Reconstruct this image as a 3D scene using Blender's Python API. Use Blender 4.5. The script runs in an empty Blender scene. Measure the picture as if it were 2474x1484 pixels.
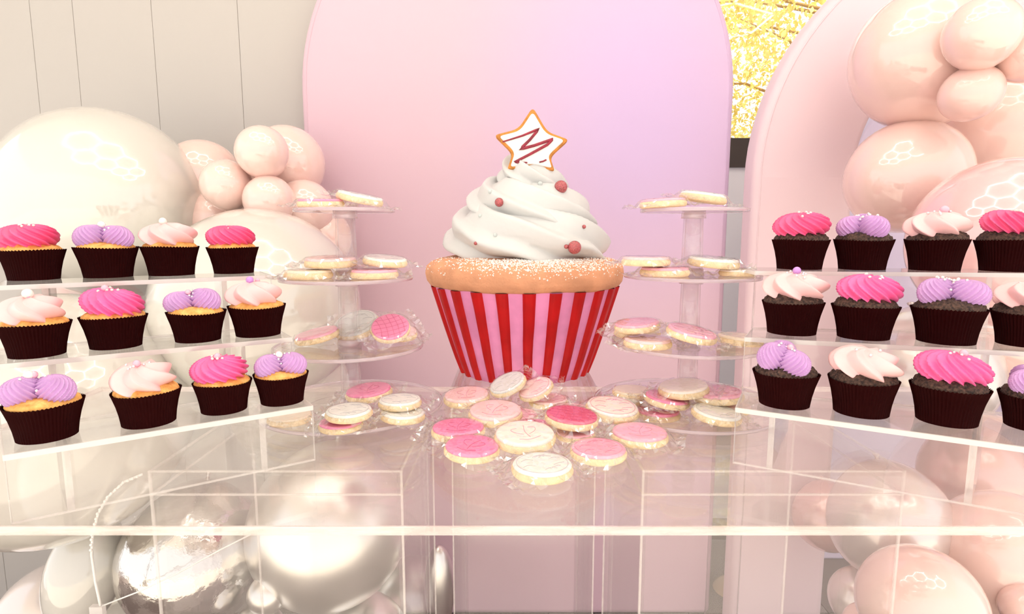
import bpy, bmesh, math, random
import numpy as np
from mathutils import Vector, Matrix, Euler, noise
from mathutils.bvhtree import BVHTree

rng = random.Random(7)
nrng = np.random.default_rng(7)
S = bpy.context.scene
COL = S.collection
PI = math.pi

# ------------------------------------------------------------------ camera, world, sun, exposure
TAB = 1.05                      # height of the table surface
F_PX, CX, CY = 1400.0, 1237.0, 742.0
PITCH = math.atan(182 / 1400.0)
CAM = Vector((0, 0, TAB + 0.30))
cam_d = bpy.data.cameras.new('camera')
cam_d.sensor_width = 36.0
cam_d.lens = F_PX / 2474.0 * 36.0
cam_d.clip_start = 0.02
cam_d.clip_end = 200
cam = bpy.data.objects.new('camera', cam_d)
cam.location = CAM
cam.rotation_euler = (PI / 2 - PITCH, 0, 0)
COL.objects.link(cam)
S.camera = cam

w = bpy.data.worlds.new('world')
S.world = w
w.use_nodes = True
bg = w.node_tree.nodes['Background']
bg.inputs[0].default_value = (1.0, 0.978, 0.962, 1)
bg.inputs[1].default_value = 1.35

sun_d = bpy.data.lights.new('sun', 'SUN')
sun_d.energy = 5.0
sun_d.angle = 0.01
sun_d.color = (1, 0.93, 0.78)
sun = bpy.data.objects.new('sun', sun_d)
sun.rotation_euler = (math.radians(32), 0, math.radians(-25))
COL.objects.link(sun)

S.view_settings.view_transform = 'Standard'
S.view_settings.look = 'None'
S.view_settings.gamma = 1
S.view_settings.use_curve_mapping = False
S.view_settings.exposure = 0.2
LED_STRENGTH = 13.0
cy = S.cycles
cy.max_bounces = 10
cy.diffuse_bounces = 4
cy.glossy_bounces = 5
cy.transmission_bounces = 6
cy.transparent_max_bounces = 64
cy.caustics_reflective = True
cy.blur_glossy = 1.0
cy.caustics_refractive = False
cy.sample_clamp_indirect = 6
cy.use_denoising = True

# ------------------------------------------------------------------ pixel -> world measurements
_F = Vector((0, math.cos(PITCH), -math.sin(PITCH)))
_U = Vector((0, math.sin(PITCH), math.cos(PITCH)))
_R = Vector((1, 0, 0))


def ray(x, y):
    return _F * F_PX + _R * (x - CX) - _U * (y - CY)


def on_z(x, y, z):
    d = ray(x, y)
    return CAM + d * ((z - CAM.z) / d.z)


def on_y(x, y, Y):
    d = ray(x, y)
    return CAM + d * (Y / d.y)


def depth(P):
    return (P - CAM).dot(_F)


# ------------------------------------------------------------------ materials
def lin(c):
    out = []
    for v in c:
        v = v / 255.0
        out.append(v / 12.92 if v <= 0.04045 else ((v + 0.055) / 1.055) ** 2.4)
    return (out[0], out[1], out[2], 1.0)


def new_mat(name):
    m = bpy.data.materials.new(name)
    m.use_nodes = True
    nt = m.node_tree
    return m, nt, nt.nodes['Principled BSDF']


def mat(name, c, rough=0.5, metal=0.0, spec=0.5, bump=None, var=None, coat=0.0, sheen=0.0):
    """plain procedural material: base colour, optional colour variation (scale, amount) and bump (scale, strength, detail)"""
    m, nt, b = new_mat(name)
    b.inputs['Base Color'].default_value = lin(c)
    b.inputs['Roughness'].default_value = rough
    b.inputs['Metallic'].default_value = metal
    b.inputs['Specular IOR Level'].default_value = spec
    b.inputs['Coat Weight'].default_value = coat
    b.inputs['Coat Roughness'].default_value = 0.03
    b.inputs['Coat IOR'].default_value = 1.8
    if sheen:
        b.inputs['Sheen Weight'].default_value = sheen
    tc = nt.nodes.new('ShaderNodeTexCoord')
    if var:
        n = nt.nodes.new('ShaderNodeTexNoise')
        n.inputs['Scale'].default_value = var[0]
        n.inputs['Detail'].default_value = 4
        nt.links.new(tc.outputs['Object'], n.inputs['Vector'])
        cr = nt.nodes.new('ShaderNodeValToRGB')
        L = lin(c)
        k = var[1]
        c2 = var[2] if len(var) > 2 else None
        cr.color_ramp.elements[0].position = 0.35
        cr.color_ramp.elements[1].position = 0.65
        cr.color_ramp.elements[0].color = lin(c2) if c2 else (L[0] * (1 - k), L[1] * (1 - k), L[2] * (1 - k), 1)
        cr.color_ramp.elements[1].color = (min(1, L[0] * (1 + k)), min(1, L[1] * (1 + k)), min(1, L[2] * (1 + k)), 1)
        nt.links.new(n.outputs['Fac'], cr.inputs['Fac'])
        nt.links.new(cr.outputs['Color'], b.inputs['Base Color'])
    if bump:
        n = nt.nodes.new('ShaderNodeTexNoise')
        n.inputs['Scale'].default_value = bump[0]
        n.inputs['Detail'].default_value = bump[2] if len(bump) > 2 else 3
        nt.links.new(tc.outputs['Object'], n.inputs['Vector'])
        bp = nt.nodes.new('ShaderNodeBump')
        bp.inputs['Strength'].default_value = bump[1]
        bp.inputs['Distance'].default_value = 0.004
        nt.links.new(n.outputs['Fac'], bp.inputs['Height'])
        nt.links.new(bp.outputs['Normal'], b.inputs['Normal'])
    return m


def clear_mat(name, tint, base=0.04, rough=0.015, haze=0.0, haze_col=(1, 1, 1), bump=None):
    """clear sheet: transparent with Fresnel mirror (Schlick on the facing angle), optional slight haze"""
    m, nt, b = new_mat(name)
    nt.nodes.remove(b)
    out = nt.nodes['Material Output']
    tr = nt.nodes.new('ShaderNodeBsdfTransparent')
    tr.inputs[0].default_value = (*tint, 1)
    gl = nt.nodes.new('ShaderNodeBsdfGlossy')
    gl.inputs['Roughness'].default_value = rough
    lw = nt.nodes.new('ShaderNodeLayerWeight')
    lw.inputs['Blend'].default_value = 0.5
    pw = nt.nodes.new('ShaderNodeMath')
    pw.operation = 'POWER'
    pw.inputs[1].default_value = 5
    ma = nt.nodes.new('ShaderNodeMath')
    ma.operation = 'MULTIPLY_ADD'
    ma.inputs[1].default_value = 1 - base
    ma.inputs[2].default_value = base
    nt.links.new(lw.outputs['Facing'], pw.inputs[0])
    nt.links.new(pw.outputs[0], ma.inputs[0])
    mx = nt.nodes.new('ShaderNodeMixShader')
    nt.links.new(ma.outputs[0], mx.inputs[0])
    src = tr.outputs[0]
    if haze:
        df = nt.nodes.new('ShaderNodeBsdfDiffuse')
        df.inputs[0].default_value = (*haze_col, 1)
        tl = nt.nodes.new('ShaderNodeBsdfTranslucent')
        tl.inputs[0].default_value = (*haze_col, 1)
        h1 = nt.nodes.new('ShaderNodeMixShader')
        h1.inputs[0].default_value = 0.5
        nt.links.new(df.outputs[0], h1.inputs[1])
        nt.links.new(tl.outputs[0], h1.inputs[2])
        h2 = nt.nodes.new('ShaderNodeMixShader')
        h2.inputs[0].default_value = haze
        nt.links.new(tr.outputs[0], h2.inputs[1])
        nt.links.new(h1.outputs[0], h2.inputs[2])
        src = h2.outputs[0]
    if bump:
        tc = nt.nodes.new('ShaderNodeTexCoord')
        n = nt.nodes.new('ShaderNodeTexNoise')
        n.inputs['Scale'].default_value = bump[0]
        nt.links.new(tc.outputs['Object'], n.inputs['Vector'])
        bp = nt.nodes.new('ShaderNodeBump')
        bp.inputs['Strength'].default_value = bump[1]
        bp.inputs['Distance'].default_value = 0.003
        nt.links.new(n.outputs['Fac'], bp.inputs['Height'])
        nt.links.new(bp.outputs['Normal'], gl.inputs['Normal'])
    nt.links.new(src, mx.inputs[1])
    nt.links.new(gl.outputs[0], mx.inputs[2])
    nt.links.new(mx.outputs[0], out.inputs['Surface'])
    return m


M = {}
M['wall'] = mat('painted_wall_boards', (186, 180, 175), 0.55, bump=(30, 0.05))
M['faint'] = clear_mat('faint_acrylic_edge', (0.99, 0.98, 0.97), base=0.1, rough=0.05, haze=0.24, haze_col=(1, 0.95, 0.93))
M['film_end'] = clear_mat('cellophane_end', (0.99, 0.985, 0.98), base=0.2, rough=0.04, haze=0.05)
M['wall_gap'] = mat('board_joint', (214, 208, 202), 0.7)
M['wall_grey'] = mat('grey_plaster', (246, 246, 250), 0.6, bump=(40, 0.05))
M['ceiling'] = mat('ceiling_paint', (240, 236, 230), 0.8, bump=(40, 0.05))
M['carpet'] = mat('carpet', (128, 114, 110), 0.95, bump=(600, 0.6), var=(300, 0.35))
M['carpet2'] = mat('carpet_light', (158, 146, 142), 0.95, bump=(600, 0.6), var=(300, 0.3))
M['bounce_concrete'] = mat('pale_bounce_concrete', (226, 220, 210), 0.9, var=(3, 0.08))
M['black_frame'] = mat('dark_window_frame', (62, 50, 44), 0.5, bump=(80, 0.05))
M['pane'] = clear_mat('window_glass', (0.98, 0.98, 0.97))
M['acrylic'] = clear_mat('clear_acrylic', (0.999, 0.997, 0.996), base=0.025, rough=0.01, haze=0.02, haze_col=(1, 0.95, 0.92))
M['acrylic_top'] = clear_mat('clear_acrylic_table', (0.995, 0.988, 0.985), base=0.035, rough=0.012, haze=0.06, haze_col=(1, 0.93, 0.91))
M['acrylic_step'] = clear_mat('clear_acrylic_step', (0.997, 0.994, 0.992), base=0.05, rough=0.02, haze=0.12, haze_col=(1, 0.97, 0.94))
M['edge'] = clear_mat('polished_acrylic_edge', (1, 0.97, 0.95), base=0.12, rough=0.1, haze=0.75, haze_col=(1, 0.96, 0.94))
M['film'] = clear_mat('cellophane', (1, 0.998, 0.996), base=0.11, rough=0.03)
M['plate'] = clear_mat('clear_plastic_plate', (0.996, 0.99, 0.99), base=0.04, rough=0.02, haze=0.02, haze_col=(1, 0.95, 0.93))
M['plate_rim'] = clear_mat('plate_rim', (0.97, 0.93, 0.95), base=0.1, rough=0.08, haze=0.3, haze_col=(0.95, 0.85, 0.92))
M['tube'] = clear_mat('clear_tube', (0.99, 0.985, 0.985), base=0.06, rough=0.02, haze=0.04)
M['paper'] = mat('black_baking_paper', (36, 3, 3), 0.7, spec=0.05)
M['vanilla'] = mat('golden_sponge', (244, 190, 112), 0.85, bump=(13, 0.6, 6), var=(4, 0.1, (226, 158, 80)))
M['chocolate'] = mat('chocolate_sponge', (92, 66, 54), 0.75, bump=(15, 1.0, 8), var=(11, 0.25, (40, 24, 20)))
M['hot'] = mat('hot_pink_buttercream', (252, 96, 146), 0.4, spec=0.4, var=(1.6, 0.10), bump=(24, 0.10))
M['hot2'] = mat('magenta_buttercream', (252, 108, 168), 0.4, spec=0.4, var=(1.6, 0.10), bump=(24, 0.10))
M['pale'] = mat('blush_buttercream', (249, 198, 197), 0.35, spec=0.4, var=(1.6, 0.03), bump=(24, 0.05))
M['lilac'] = mat('lilac_buttercream', (203, 156, 208), 0.4, spec=0.4, var=(1.8, 0.06), bump=(24, 0.07))
M['pearl_white'] = mat('white_pearl', (250, 236, 226), 0.2, coat=0.5)
M['pearl_lilac'] = mat('lilac_pearl', (196, 140, 214), 0.2, coat=0.5)
M['pearl_pink'] = mat('pink_pearl', (244, 178, 196), 0.2, coat=0.5)
M['pearl_silver'] = mat('silver_pearl', (236, 230, 232), 0.15, metal=0.6)
M['biscuit'] = mat('biscuit', (246, 219, 176), 0.8, bump=(16, 0.5), var=(5, 0.08))
for k, c in dict(white=(250, 248, 242), cream=(255, 240, 232), pale=(252, 214, 216), pink=(250, 182, 204), hot=(248, 146, 188), magenta=(228, 104, 140), grey=(228, 227, 226), tan=(252, 234, 210)).items():
    M['ic_' + k] = mat('icing_' + k, c, 0.42, var=(3, 0.03))
M['ln_grey'] = mat('icing_line_grey', (206, 204, 206), 0.5)
M['ln_pink'] = mat('icing_line_pink', (236, 160, 182), 0.5)
M['ln_rose'] = mat('icing_line_rose', (222, 104, 146), 0.5)
M['g_pink'] = mat('painted_pink_cone', (226, 140, 186), 0.4, var=(18, 0.1), bump=(60, 0.1))
M['g_red'] = mat('painted_red_stripe', (182, 6, 10), 0.45, spec=0.25, var=(25, 0.12), bump=(90, 0.1))
M['g_sponge'] = mat('painted_sponge', (214, 152, 114), 0.7, bump=(220, 0.4), var=(22, 0.12))
M['g_cream'] = mat('white_cream', (208, 207, 205), 0.42, bump=(90, 0.12))
M['sugar'] = mat('sugar_crystal', (255, 248, 240), 0.2, spec=0.8)
M['star_rim'] = mat('baked_star_biscuit', (206, 134, 52), 0.6, bump=(300, 0.5), var=(60, 0.25))
M['star_icing'] = mat('star_icing', (246, 240, 236), 0.45, bump=(220, 0.6))
M['drizzle'] = mat('cherry_drizzle', (142, 32, 52), 0.3, var=(80, 0.3))
M['ruby'] = mat('glitter_red_bead', (176, 66, 70), 0.25, coat=0.6, var=(600, 0.5), bump=(500, 0.6))
M['grey_bead'] = mat('silver_bead', (198, 204, 202), 0.3)
M['b_white'] = mat('white_latex', (216, 211, 202), 0.14, spec=0.5, coat=1.0)
M['b_peach'] = mat('peach_latex', (240, 206, 196), 0.15, spec=0.5, coat=0.8)
M['b_blush'] = mat('blush_latex', (236, 200, 190), 0.2, spec=0.5, coat=0.4)
M['b_pink'] = mat('pink_latex', (238, 188, 188), 0.12, spec=0.5, coat=1.0)
M['b_pearl'] = mat('pearl_latex', (226, 214, 210), 0.22, metal=0.45, coat=0.4)
M['b_rose'] = mat('rose_pearl_latex', (232, 190, 186), 0.22, metal=0.4, coat=0.4)
M['b_chrome'] = mat('silver_chrome_latex', (228, 225, 222), 0.3, metal=1.0)
M['b_foil'] = mat('silver_foil', (220, 216, 212), 0.14, metal=1.0, bump=(9, 0.35))
M['b_sand'] = mat('sand_latex', (240, 214, 184), 0.25)
M['garland'] = mat('clear_vinyl_strip', (244, 240, 234), 0.15, spec=0.7)
M['fabric_pink'] = mat('blush_stretch_fabric', (228, 202, 209), 0.6, sheen=0.3, bump=(5, 0.08))
M['fabric_lav'] = mat('lavender_board', (226, 214, 238), 0.6, bump=(5, 0.05))
M['bark'] = mat('bark', (176, 136, 78), 0.9, bump=(60, 0.5))
M['leaf'] = mat('yellow_green_leaf', (238, 226, 150), 0.6, var=(4, 0.3, (198, 160, 80)))
_nt = M['leaf'].node_tree
_b = _nt.nodes['Principled BSDF']
_tl = _nt.nodes.new('ShaderNodeBsdfTranslucent')
_tl.inputs[0].default_value = lin((240, 226, 120))
_mx = _nt.nodes.new('ShaderNodeMixShader')
_mx.inputs[0].default_value = 0.45
_nt.links.new(_b.outputs[0], _mx.inputs[1])
_nt.links.new(_tl.outputs[0], _mx.inputs[2])
_nt.links.new(_mx.outputs[0], _nt.nodes['Material Output'].inputs['Surface'])


def ombre_fabric():
    """stretch cover whose base colour blends radially from lilac to pink"""
    m, nt, b = new_mat('pink_to_lilac_fabric')
    b.inputs['Roughness'].default_value = 0.55
    b.inputs['Sheen Weight'].default_value = 0.2
    geo = nt.nodes.new('ShaderNodeTexCoord')
    mp = nt.nodes.new('ShaderNodeMapping')
    mp.inputs['Location'].default_value = (-0.42, 0, -1.72)
    nt.links.new(geo.outputs['Object'], mp.inputs['Vector'])
    sc = nt.nodes.new('ShaderNodeVectorMath')
    sc.operation = 'MULTIPLY'
    sc.inputs[1].default_value = (1.05, 0.0, 0.85)
    nt.links.new(mp.outputs[0], sc.inputs[0])
    ln = nt.nodes.new('ShaderNodeVectorMath')
    ln.operation = 'LENGTH'
    nt.links.new(sc.outputs[0], ln.inputs[0])
    cr = nt.nodes.new('ShaderNodeValToRGB')
    cr.color_ramp.interpolation = 'EASE'
    cr.color_ramp.elements[0].position = 0.05
    cr.color_ramp.elements[0].color = lin((203, 176, 215))
    cr.color_ramp.elements[1].position = 0.75
    cr.color_ramp.elements[1].color = lin((213, 180, 193))
    nt.links.new(ln.outputs['Value'], cr.inputs[0])
    nt.links.new(cr.outputs[0], b.inputs['Base Color'])
    n = nt.nodes.new('ShaderNodeTexNoise')
    n.inputs['Scale'].default_value = 4
    nt.links.new(geo.outputs['Object'], n.inputs['Vector'])
    bp = nt.nodes.new('ShaderNodeBump')
    bp.inputs['Strength'].default_value = 0.08
    bp.inputs['Distance'].default_value = 0.02
    nt.links.new(n.outputs['Fac'], bp.inputs['Height'])
    nt.links.new(bp.outputs['Normal'], b.inputs['Normal'])
    return m


M['ombre'] = ombre_fabric()


def streak_edge():
    """table edge: slanted noise streaks between clearer and milkier"""
    m = clear_mat('streaked_table_edge', (1, 0.95, 0.93), base=0.18, rough=0.06, haze=0.6, haze_col=(1, 0.91, 0.89))
    nt = m.node_tree
    h2 = [n for n in nt.nodes if n.type == 'MIX_SHADER' and abs(n.inputs[0].default_value - 0.6) < 1e-6 and not n.inputs[0].is_linked][0]
    tc = nt.nodes.new('ShaderNodeTexCoord')
    mp = nt.nodes.new('ShaderNodeMapping')
    mp.inputs['Scale'].default_value = (14, 1, 130)
    mp.inputs['Rotation'].default_value = (0, 0.5, 0)
    nt.links.new(tc.outputs['Object'], mp.inputs[0])
    n = nt.nodes.new('ShaderNodeTexNoise')
    n.inputs['Scale'].default_value = 1.2
    nt.links.new(mp.outputs[0], n.inputs['Vector'])
    mr = nt.nodes.new('ShaderNodeMapRange')
    mr.inputs[1].default_value = 0.35
    mr.inputs[2].default_value = 0.65
    mr.inputs[3].default_value = 0.15
    mr.inputs[4].default_value = 0.6
    nt.links.new(n.outputs['Fac'], mr.inputs[0])
    nt.links.new(mr.outputs[0], h2.inputs[0])
    return m


M['table_edge'] = streak_edge()
m_, nt_, b_ = new_mat('led_tube_glow')
b_.inputs['Base Color'].default_value = (0.9, 0.9, 0.9, 1)
b_.inputs['Emission Color'].default_value = (1, 0.97, 0.92, 1)
b_.inputs['Emission Strength'].default_value = LED_STRENGTH
M['led'] = m_


# ------------------------------------------------------------------ object helpers
def me_new(name, verts, faces, material=None, smooth=False):
    me = bpy.data.meshes.new(name)
    me.from_pydata([tuple(map(float, v)) for v in verts], [], [tuple(map(int, q)) for q in faces])
    me.update()
    if material:
        me.materials.append(material)
    if smooth:
        me.polygons.foreach_set('use_smooth', [True] * len(me.polygons))
    return me


def ob(name, me, parent=None, loc=None, rot=None, scale=None):
    o = bpy.data.objects.new(name, me)
    COL.objects.link(o)
    if parent is not None:
        o.parent = parent
    if loc is not None:
        o.location = loc
    if rot is not None:
        o.rotation_euler = rot
    if scale is not None:
        o.scale = scale if hasattr(scale, '__len__') else (scale,) * 3
    return o


def tag(o, label, cat, group=None):
    o['label'] = label
    o['category'] = cat
    if group:
        o['group'] = group
    return o


def struct(o):
    o['kind'] = 'structure'
    return o


def empty(name, loc=(0, 0, 0), rz=0.0):
    o = bpy.data.objects.new(name, None)
    o.empty_display_size = 0.05
    o.location = loc
    o.rotation_euler = (0, 0, rz)
    COL.objects.link(o)
    return o


class MB:
    def __init__(self):
        self.v, self.f = [], []

    def add(self, v, f):
        k = len(self.v)
        self.v += [tuple(p) for p in v]
        self.f += [tuple(i + k for i in q) for q in f]
        return self

    def box(self, a, b):
        (x0, y0, z0), (x1, y1, z1) = a, b
        v = [(x0, y0, z0), (x1, y0, z0), (x1, y1, z0), (x0, y1, z0), (x0, y0, z1), (x1, y0, z1), (x1, y1, z1), (x0, y1, z1)]
        return self.add(v, [(0, 3, 2, 1), (4, 5, 6, 7), (0, 1, 5, 4), (1, 2, 6, 5), (2, 3, 7, 6), (3, 0, 4, 7)])

    def prism(self, poly, z0, z1):
        n = len(poly)
        v = [(p[0], p[1], z0) for p in poly] + [(p[0], p[1], z1) for p in poly]
        f = [tuple(range(n - 1, -1, -1)), tuple(range(n, 2 * n))] + [(i, (i + 1) % n, n + (i + 1) % n, n + i) for i in range(n)]
        return self.add(v, f)

    def hexa(self, q):
        """eight corners: bottom ring then top ring"""
        return self.add(q, [(0, 3, 2, 1), (4, 5, 6, 7), (0, 1, 5, 4), (1, 2, 6, 5), (2, 3, 7, 6), (3, 0, 4, 7)])

    def build(self, name, m, parent=None, smooth=False, **k):
        return ob(name, me_new(name, self.v, self.f, m, smooth), parent, **k)


def lathe(prof, n=48, jitter=None):
    v, f = [], []
    for r, z in prof:
        for i in range(n):
            a = 2 * PI * i / n
            v.append((r * math.cos(a), r * math.sin(a), z))
    for j in range(len(prof) - 1):
        for i in range(n):
            f.append((j * n + i, j * n + (i + 1) % n, (j + 1) * n + (i + 1) % n, (j + 1) * n + i))
    if jitter:
        v = [jitter(p) for p in v]
    return v, f


def tube(pts, r, n=8, closed=False, taper=None):
    pts = [Vector(p) for p in pts]
    v, f = [], []
    N = len(pts)
    up = Vector((0.13, 0.3, 1)).normalized()
    for i, p in enumerate(pts):
        a = pts[max(0, i - 1)] if not closed else pts[i - 1]
        b = pts[min(N - 1, i + 1)] if not closed else pts[(i + 1) % N]
        t = (b - a).normalized()
        x = t.cross(up)
        if x.length < 1e-4:
            x = t.cross(Vector((1, 0, 0)))
        x.normalize()
        y = t.cross(x)
        rr = r * (taper(i / (N - 1)) if taper else 1)
        for k in range(n):
            q = 2 * PI * k / n
            v.append(p + x * rr * math.cos(q) + y * rr * math.sin(q))
    for i in range(N if closed else N - 1):
        j = (i + 1) % N
        for k in range(n):
            f.append((i * n + k, i * n + (k + 1) % n, j * n + (k + 1) % n, j * n + k))
    if not closed:
        f.append(tuple(range(n - 1, -1, -1)))
        f.append(tuple((N - 1) * n + k for k in range(n)))
    return v, f


def sphere(r=1.0, nu=16, nv=10, c=(0, 0, 0)):
    prof = [(r * math.cos(-PI / 2 + PI * j / nv) + 1e-6, r * math.sin(-PI / 2 + PI * j / nv)) for j in range(nv + 1)]
    v, f = lathe(prof, nu)
    return [(p[0] + c[0], p[1] + c[1], p[2] + c[2]) for p in v], f


# ------------------------------------------------------------------ setting: floor, walls, ceiling, window
fl = struct(MB().box((-3.4, 0.40, -0.06), (3.4, 2.62, -0.006)).build('floor', M['carpet']))
k = 0
for i in range(-6, 6):
    for j in range(1, 5):
        x0, y0 = i * 0.5 + 0.13, j * 0.5 - 0.09
        if y0 + 0.5 > 2.6:
            continue
        MB().box((x0 + 0.002, y0 + 0.002, -0.008), (x0 + 0.498, min(y0 + 0.498, 2.59), 0.0)).build('carpet_tile', M['carpet2' if (i + j) % 2 else 'carpet'], fl)

wl = struct(MB().box((-3.2, 1.9965, 0), (0.42, 2.08, 3.1)).build('wall_left', M['wall_gap']))
jx = [-3.2, -2.75, -2.42, -2.13, -1.87, -1.568, -1.429, -1.173, -0.893, -0.60, -0.30, 0.0, 0.25, 0.42]
for a, b in zip(jx[:-1], jx[1:]):
    bm = bmesh.new()
    bmesh.ops.create_cube(bm, size=1)
    bmesh.ops.scale(bm, vec=(b - a - 0.0012, 0.014, 3.1), verts=bm.verts)
    bmesh.ops.bevel(bm, geom=[e for e in bm.edges if abs(e.verts[0].co.z - e.verts[1].co.z) > 1], offset=0.0007, segments=1, affect='EDGES')
    bmesh.ops.translate(bm, vec=((a + b) / 2, 2.0, 1.55), verts=bm.verts)
    me = bpy.data.meshes.new('wall_board')
    bm.to_mesh(me)
    bm.free()
    me.materials.append(M['wall'])
    ob('wall_board', me, wl)
struct(MB().box((0.36, 2.08, 0), (0.42, 2.6, 3.1)).build('wall_return', M['wall_grey']))
WX0, WX1, WZ0, WZ1 = 0.62, 3.0, 1.629, 2.9
wb = MB()
wb.box((0.36, 2.6, 0), (3.2, 2.7, WZ0))
wb.box((0.36, 2.6, WZ0), (WX0, 2.7, 3.1))
wb.box((WX1, 2.6, WZ0), (3.2, 2.7, 3.1))
wb.box((WX0, 2.6, WZ1), (WX1, 2.7, 3.1))
struct(wb.build('wall_back', M['wall_grey']))
win = struct(MB().box((WX0, 2.585, WZ0), (WX1, 2.66, 1.753)).build('window_1', M['black_frame']))
MB().box((WX0, 2.60, WZ1 - 0.06), (WX1, 2.66, WZ1)).build('frame_rail', M['black_frame'], win)
MB().box((WX0, 2.60, 1.753), (WX0 + 0.06, 2.66, WZ1 - 0.06)).build('frame_stile', M['black_frame'], win)
MB().box((WX1 - 0.06, 2.60, 1.753), (WX1, 2.66, WZ1 - 0.06)).build('frame_stile', M['black_frame'], win)
MB().box((WX0 + 0.06, 2.628, 1.753), (WX1 - 0.06, 2.634, WZ1 - 0.06)).build('pane', M['pane'], win)
struct(MB().box((3.2, 1.2, 0), (3.26, 2.7, 3.1)).build('wall_side', M['wall_grey']))
struct(MB().box((-3.26, -1.4, 3.1), (3.26, 2.7, 3.16)).build('ceiling', M['ceiling']))

# hexagon LED grid on the ceiling (its reflection is the honeycomb on the balloons)
led = empty('ceiling_light', (0.27, 0.55, 3.05))
tag(led, 'glowing white hexagon grid light fixed flat to the ceiling above the table', 'light')
seen = set()
side = 0.46
cells = [(q, r) for q in range(-2, 2) for r in range(-1, 1)]
for q, r in cells:
    hx, hy = side * math.sqrt(3) * (q + 0.25 + (r % 2) / 2), side * 1.5 * (r + 0.5)
    for s in range(6):
        a0, a1 = PI / 6 + s * PI / 3, PI / 6 + (s + 1) * PI / 3
        p0 = (round(hx + side * math.cos(a0), 4), round(hy + side * math.sin(a0), 4))
        p1 = (round(hx + side * math.cos(a1), 4), round(hy + side * math.sin(a1), 4))
        key = tuple(sorted((p0, p1)))
        if key in seen:
            continue
        seen.add(key)
        L = math.hypot(p1[0] - p0[0], p1[1] - p0[1])
        MB().box((-L / 2 + 0.016, -0.010, -0.0015), (L / 2 - 0.016, 0.010, 0.0015)).build(
            'led_tube', M['led'], led, loc=((p0[0] + p1[0]) / 2, (p0[1] + p1[1]) / 2, 0), rot=(0, 0, math.atan2(p1[1] - p0[1], p1[0] - p0[0])))


# ------------------------------------------------------------------ outside: tree beyond the window
def tree(x, y, label, seed, zc, rx, rz):
    r = random.Random(seed)
    t = empty('tree', (x, y, -0.6))
    tag(t, label, 'tree', None)
    v, f = tube([(0, 0, 0), (0.05, 0.02, 1.2), (-0.04, 0, 2.4), (0.06, 0.05, 3.6), (0, 0, zc + 1.2)], 0.13, 10, taper=lambda s: 1 - 0.75 * s)
    MB().add(v, f).build('trunk', M['bark'], t, True)
    b = MB()
    tips = []
    for i in range(34):
        z0 = r.uniform(1.4, zc + 0.8)
        a = r.uniform(0, 2 * PI)
        L = r.uniform(0.6, 1.0) * rx
        p0 = Vector((0, 0, z0))
        p2 = p0 + Vector((math.cos(a) * L, math.sin(a) * L, r.uniform(0.1, 0.8)))
        p1 = (p0 + p2) / 2 + Vector((0, 0, r.uniform(-0.1, 0.25)))
        b.add(*tube([p0, p1, p2], 0.018, 5, taper=lambda s: 1 - 0.8 * s))
        tips += [p1, p2, (p1 + p2) / 2]
    o = b.build('branches', M['bark'], t, True)
    o['kind'] = 'stuff'
    V, Fc = [], []
    n = 0
    while n < 30000:
        c = r.choice(tips) + Vector((r.gauss(0, 0.28), r.gauss(0, 0.28), r.gauss(0, 0.28)))
        e = Euler((r.uniform(-1.2, 1.2), r.uniform(-1.2, 1.2), r.uniform(0, 6.3))).to_matrix()
        s = r.uniform(0.016, 0.04)
        q = [e @ Vector(p) * s for p in ((-1, 0, 0), (0, -0.5, 0.1), (1, 0, 0), (0, 0.5, 0.1))]
        k0 = len(V)
        V += [c + p for p in q]
        Fc.append((k0, k0 + 1, k0 + 2, k0 + 3))
        n += 1
    o = ob('foliage', me_new('foliage', V, Fc, M['leaf']), t)
    o['kind'] = 'stuff'


tree(2.95, 5.6, 'sunlit yellow-green tree seen through the window between the two arches', 3, 3.2, 1.7, 1.6)
struct(MB().box((-8, 2.71, -0.7), (14, 16, -0.6)).build('ground', M['carpet2']))
struct(MB().box((-7, -9, -0.08), (7, 0.40, -0.006)).build('ground', M['bounce_concrete']))  # unseen pale ground, added to bounce sunlight up onto the lower arch


# ------------------------------------------------------------------ arch backdrops
def arch_outline(xc, half, zs, n=48):
    p = [(xc - half, 0.0)]
    for i in range(n + 1):
        a = PI - PI * i / n
        p.append((xc + half * math.cos(a), zs + half * math.sin(a)))
    p.append((xc + half, 0.0))
    return p


def slab_from_outline(loops, y0, y1, name, m, bevel=0.012, parent=None):
    """loops: outer outline, or (outer, inner) for an open arch; extruded in Y with rounded rims"""
    bm = bmesh.new()
    if len(loops) == 1:
        vs = [bm.verts.new((p[0], y0, p[1])) for p in loops[0]]
        faces = [bm.faces.new(vs)]
    else:
        a = [bm.verts.new((p[0], y0, p[1])) for p in loops[0]]
        b = [bm.verts.new((p[0], y0, p[1])) for p in loops[1]]
        faces = [bm.faces.new((a[i], a[i + 1], b[i + 1], b[i])) for i in range(len(a) - 1)]
    ret = bmesh.ops.extrude_face_region(bm, geom=faces)
    bmesh.ops.translate(bm, vec=(0, y1 - y0, 0), verts=[g for g in ret['geom'] if isinstance(g, bmesh.types.BMVert)])
    bmesh.ops.recalc_face_normals(bm, faces=bm.faces)
    sharp = [e for e in bm.edges if len(e.link_faces) == 2 and e.calc_face_angle(0) > 0.8]
    bmesh.ops.bevel(bm, geom=sharp, offset=bevel, segments=3, profile=0.5, affect='EDGES')
    for q in bm.faces:
        q.smooth = len(q.verts) == 4 and q.calc_area() < 0.02
    me = bpy.data.meshes.new(name)
    bm.to_mesh(me)
    bm.free()
    me.materials.append(m)
    return ob(name, me, parent)


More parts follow.
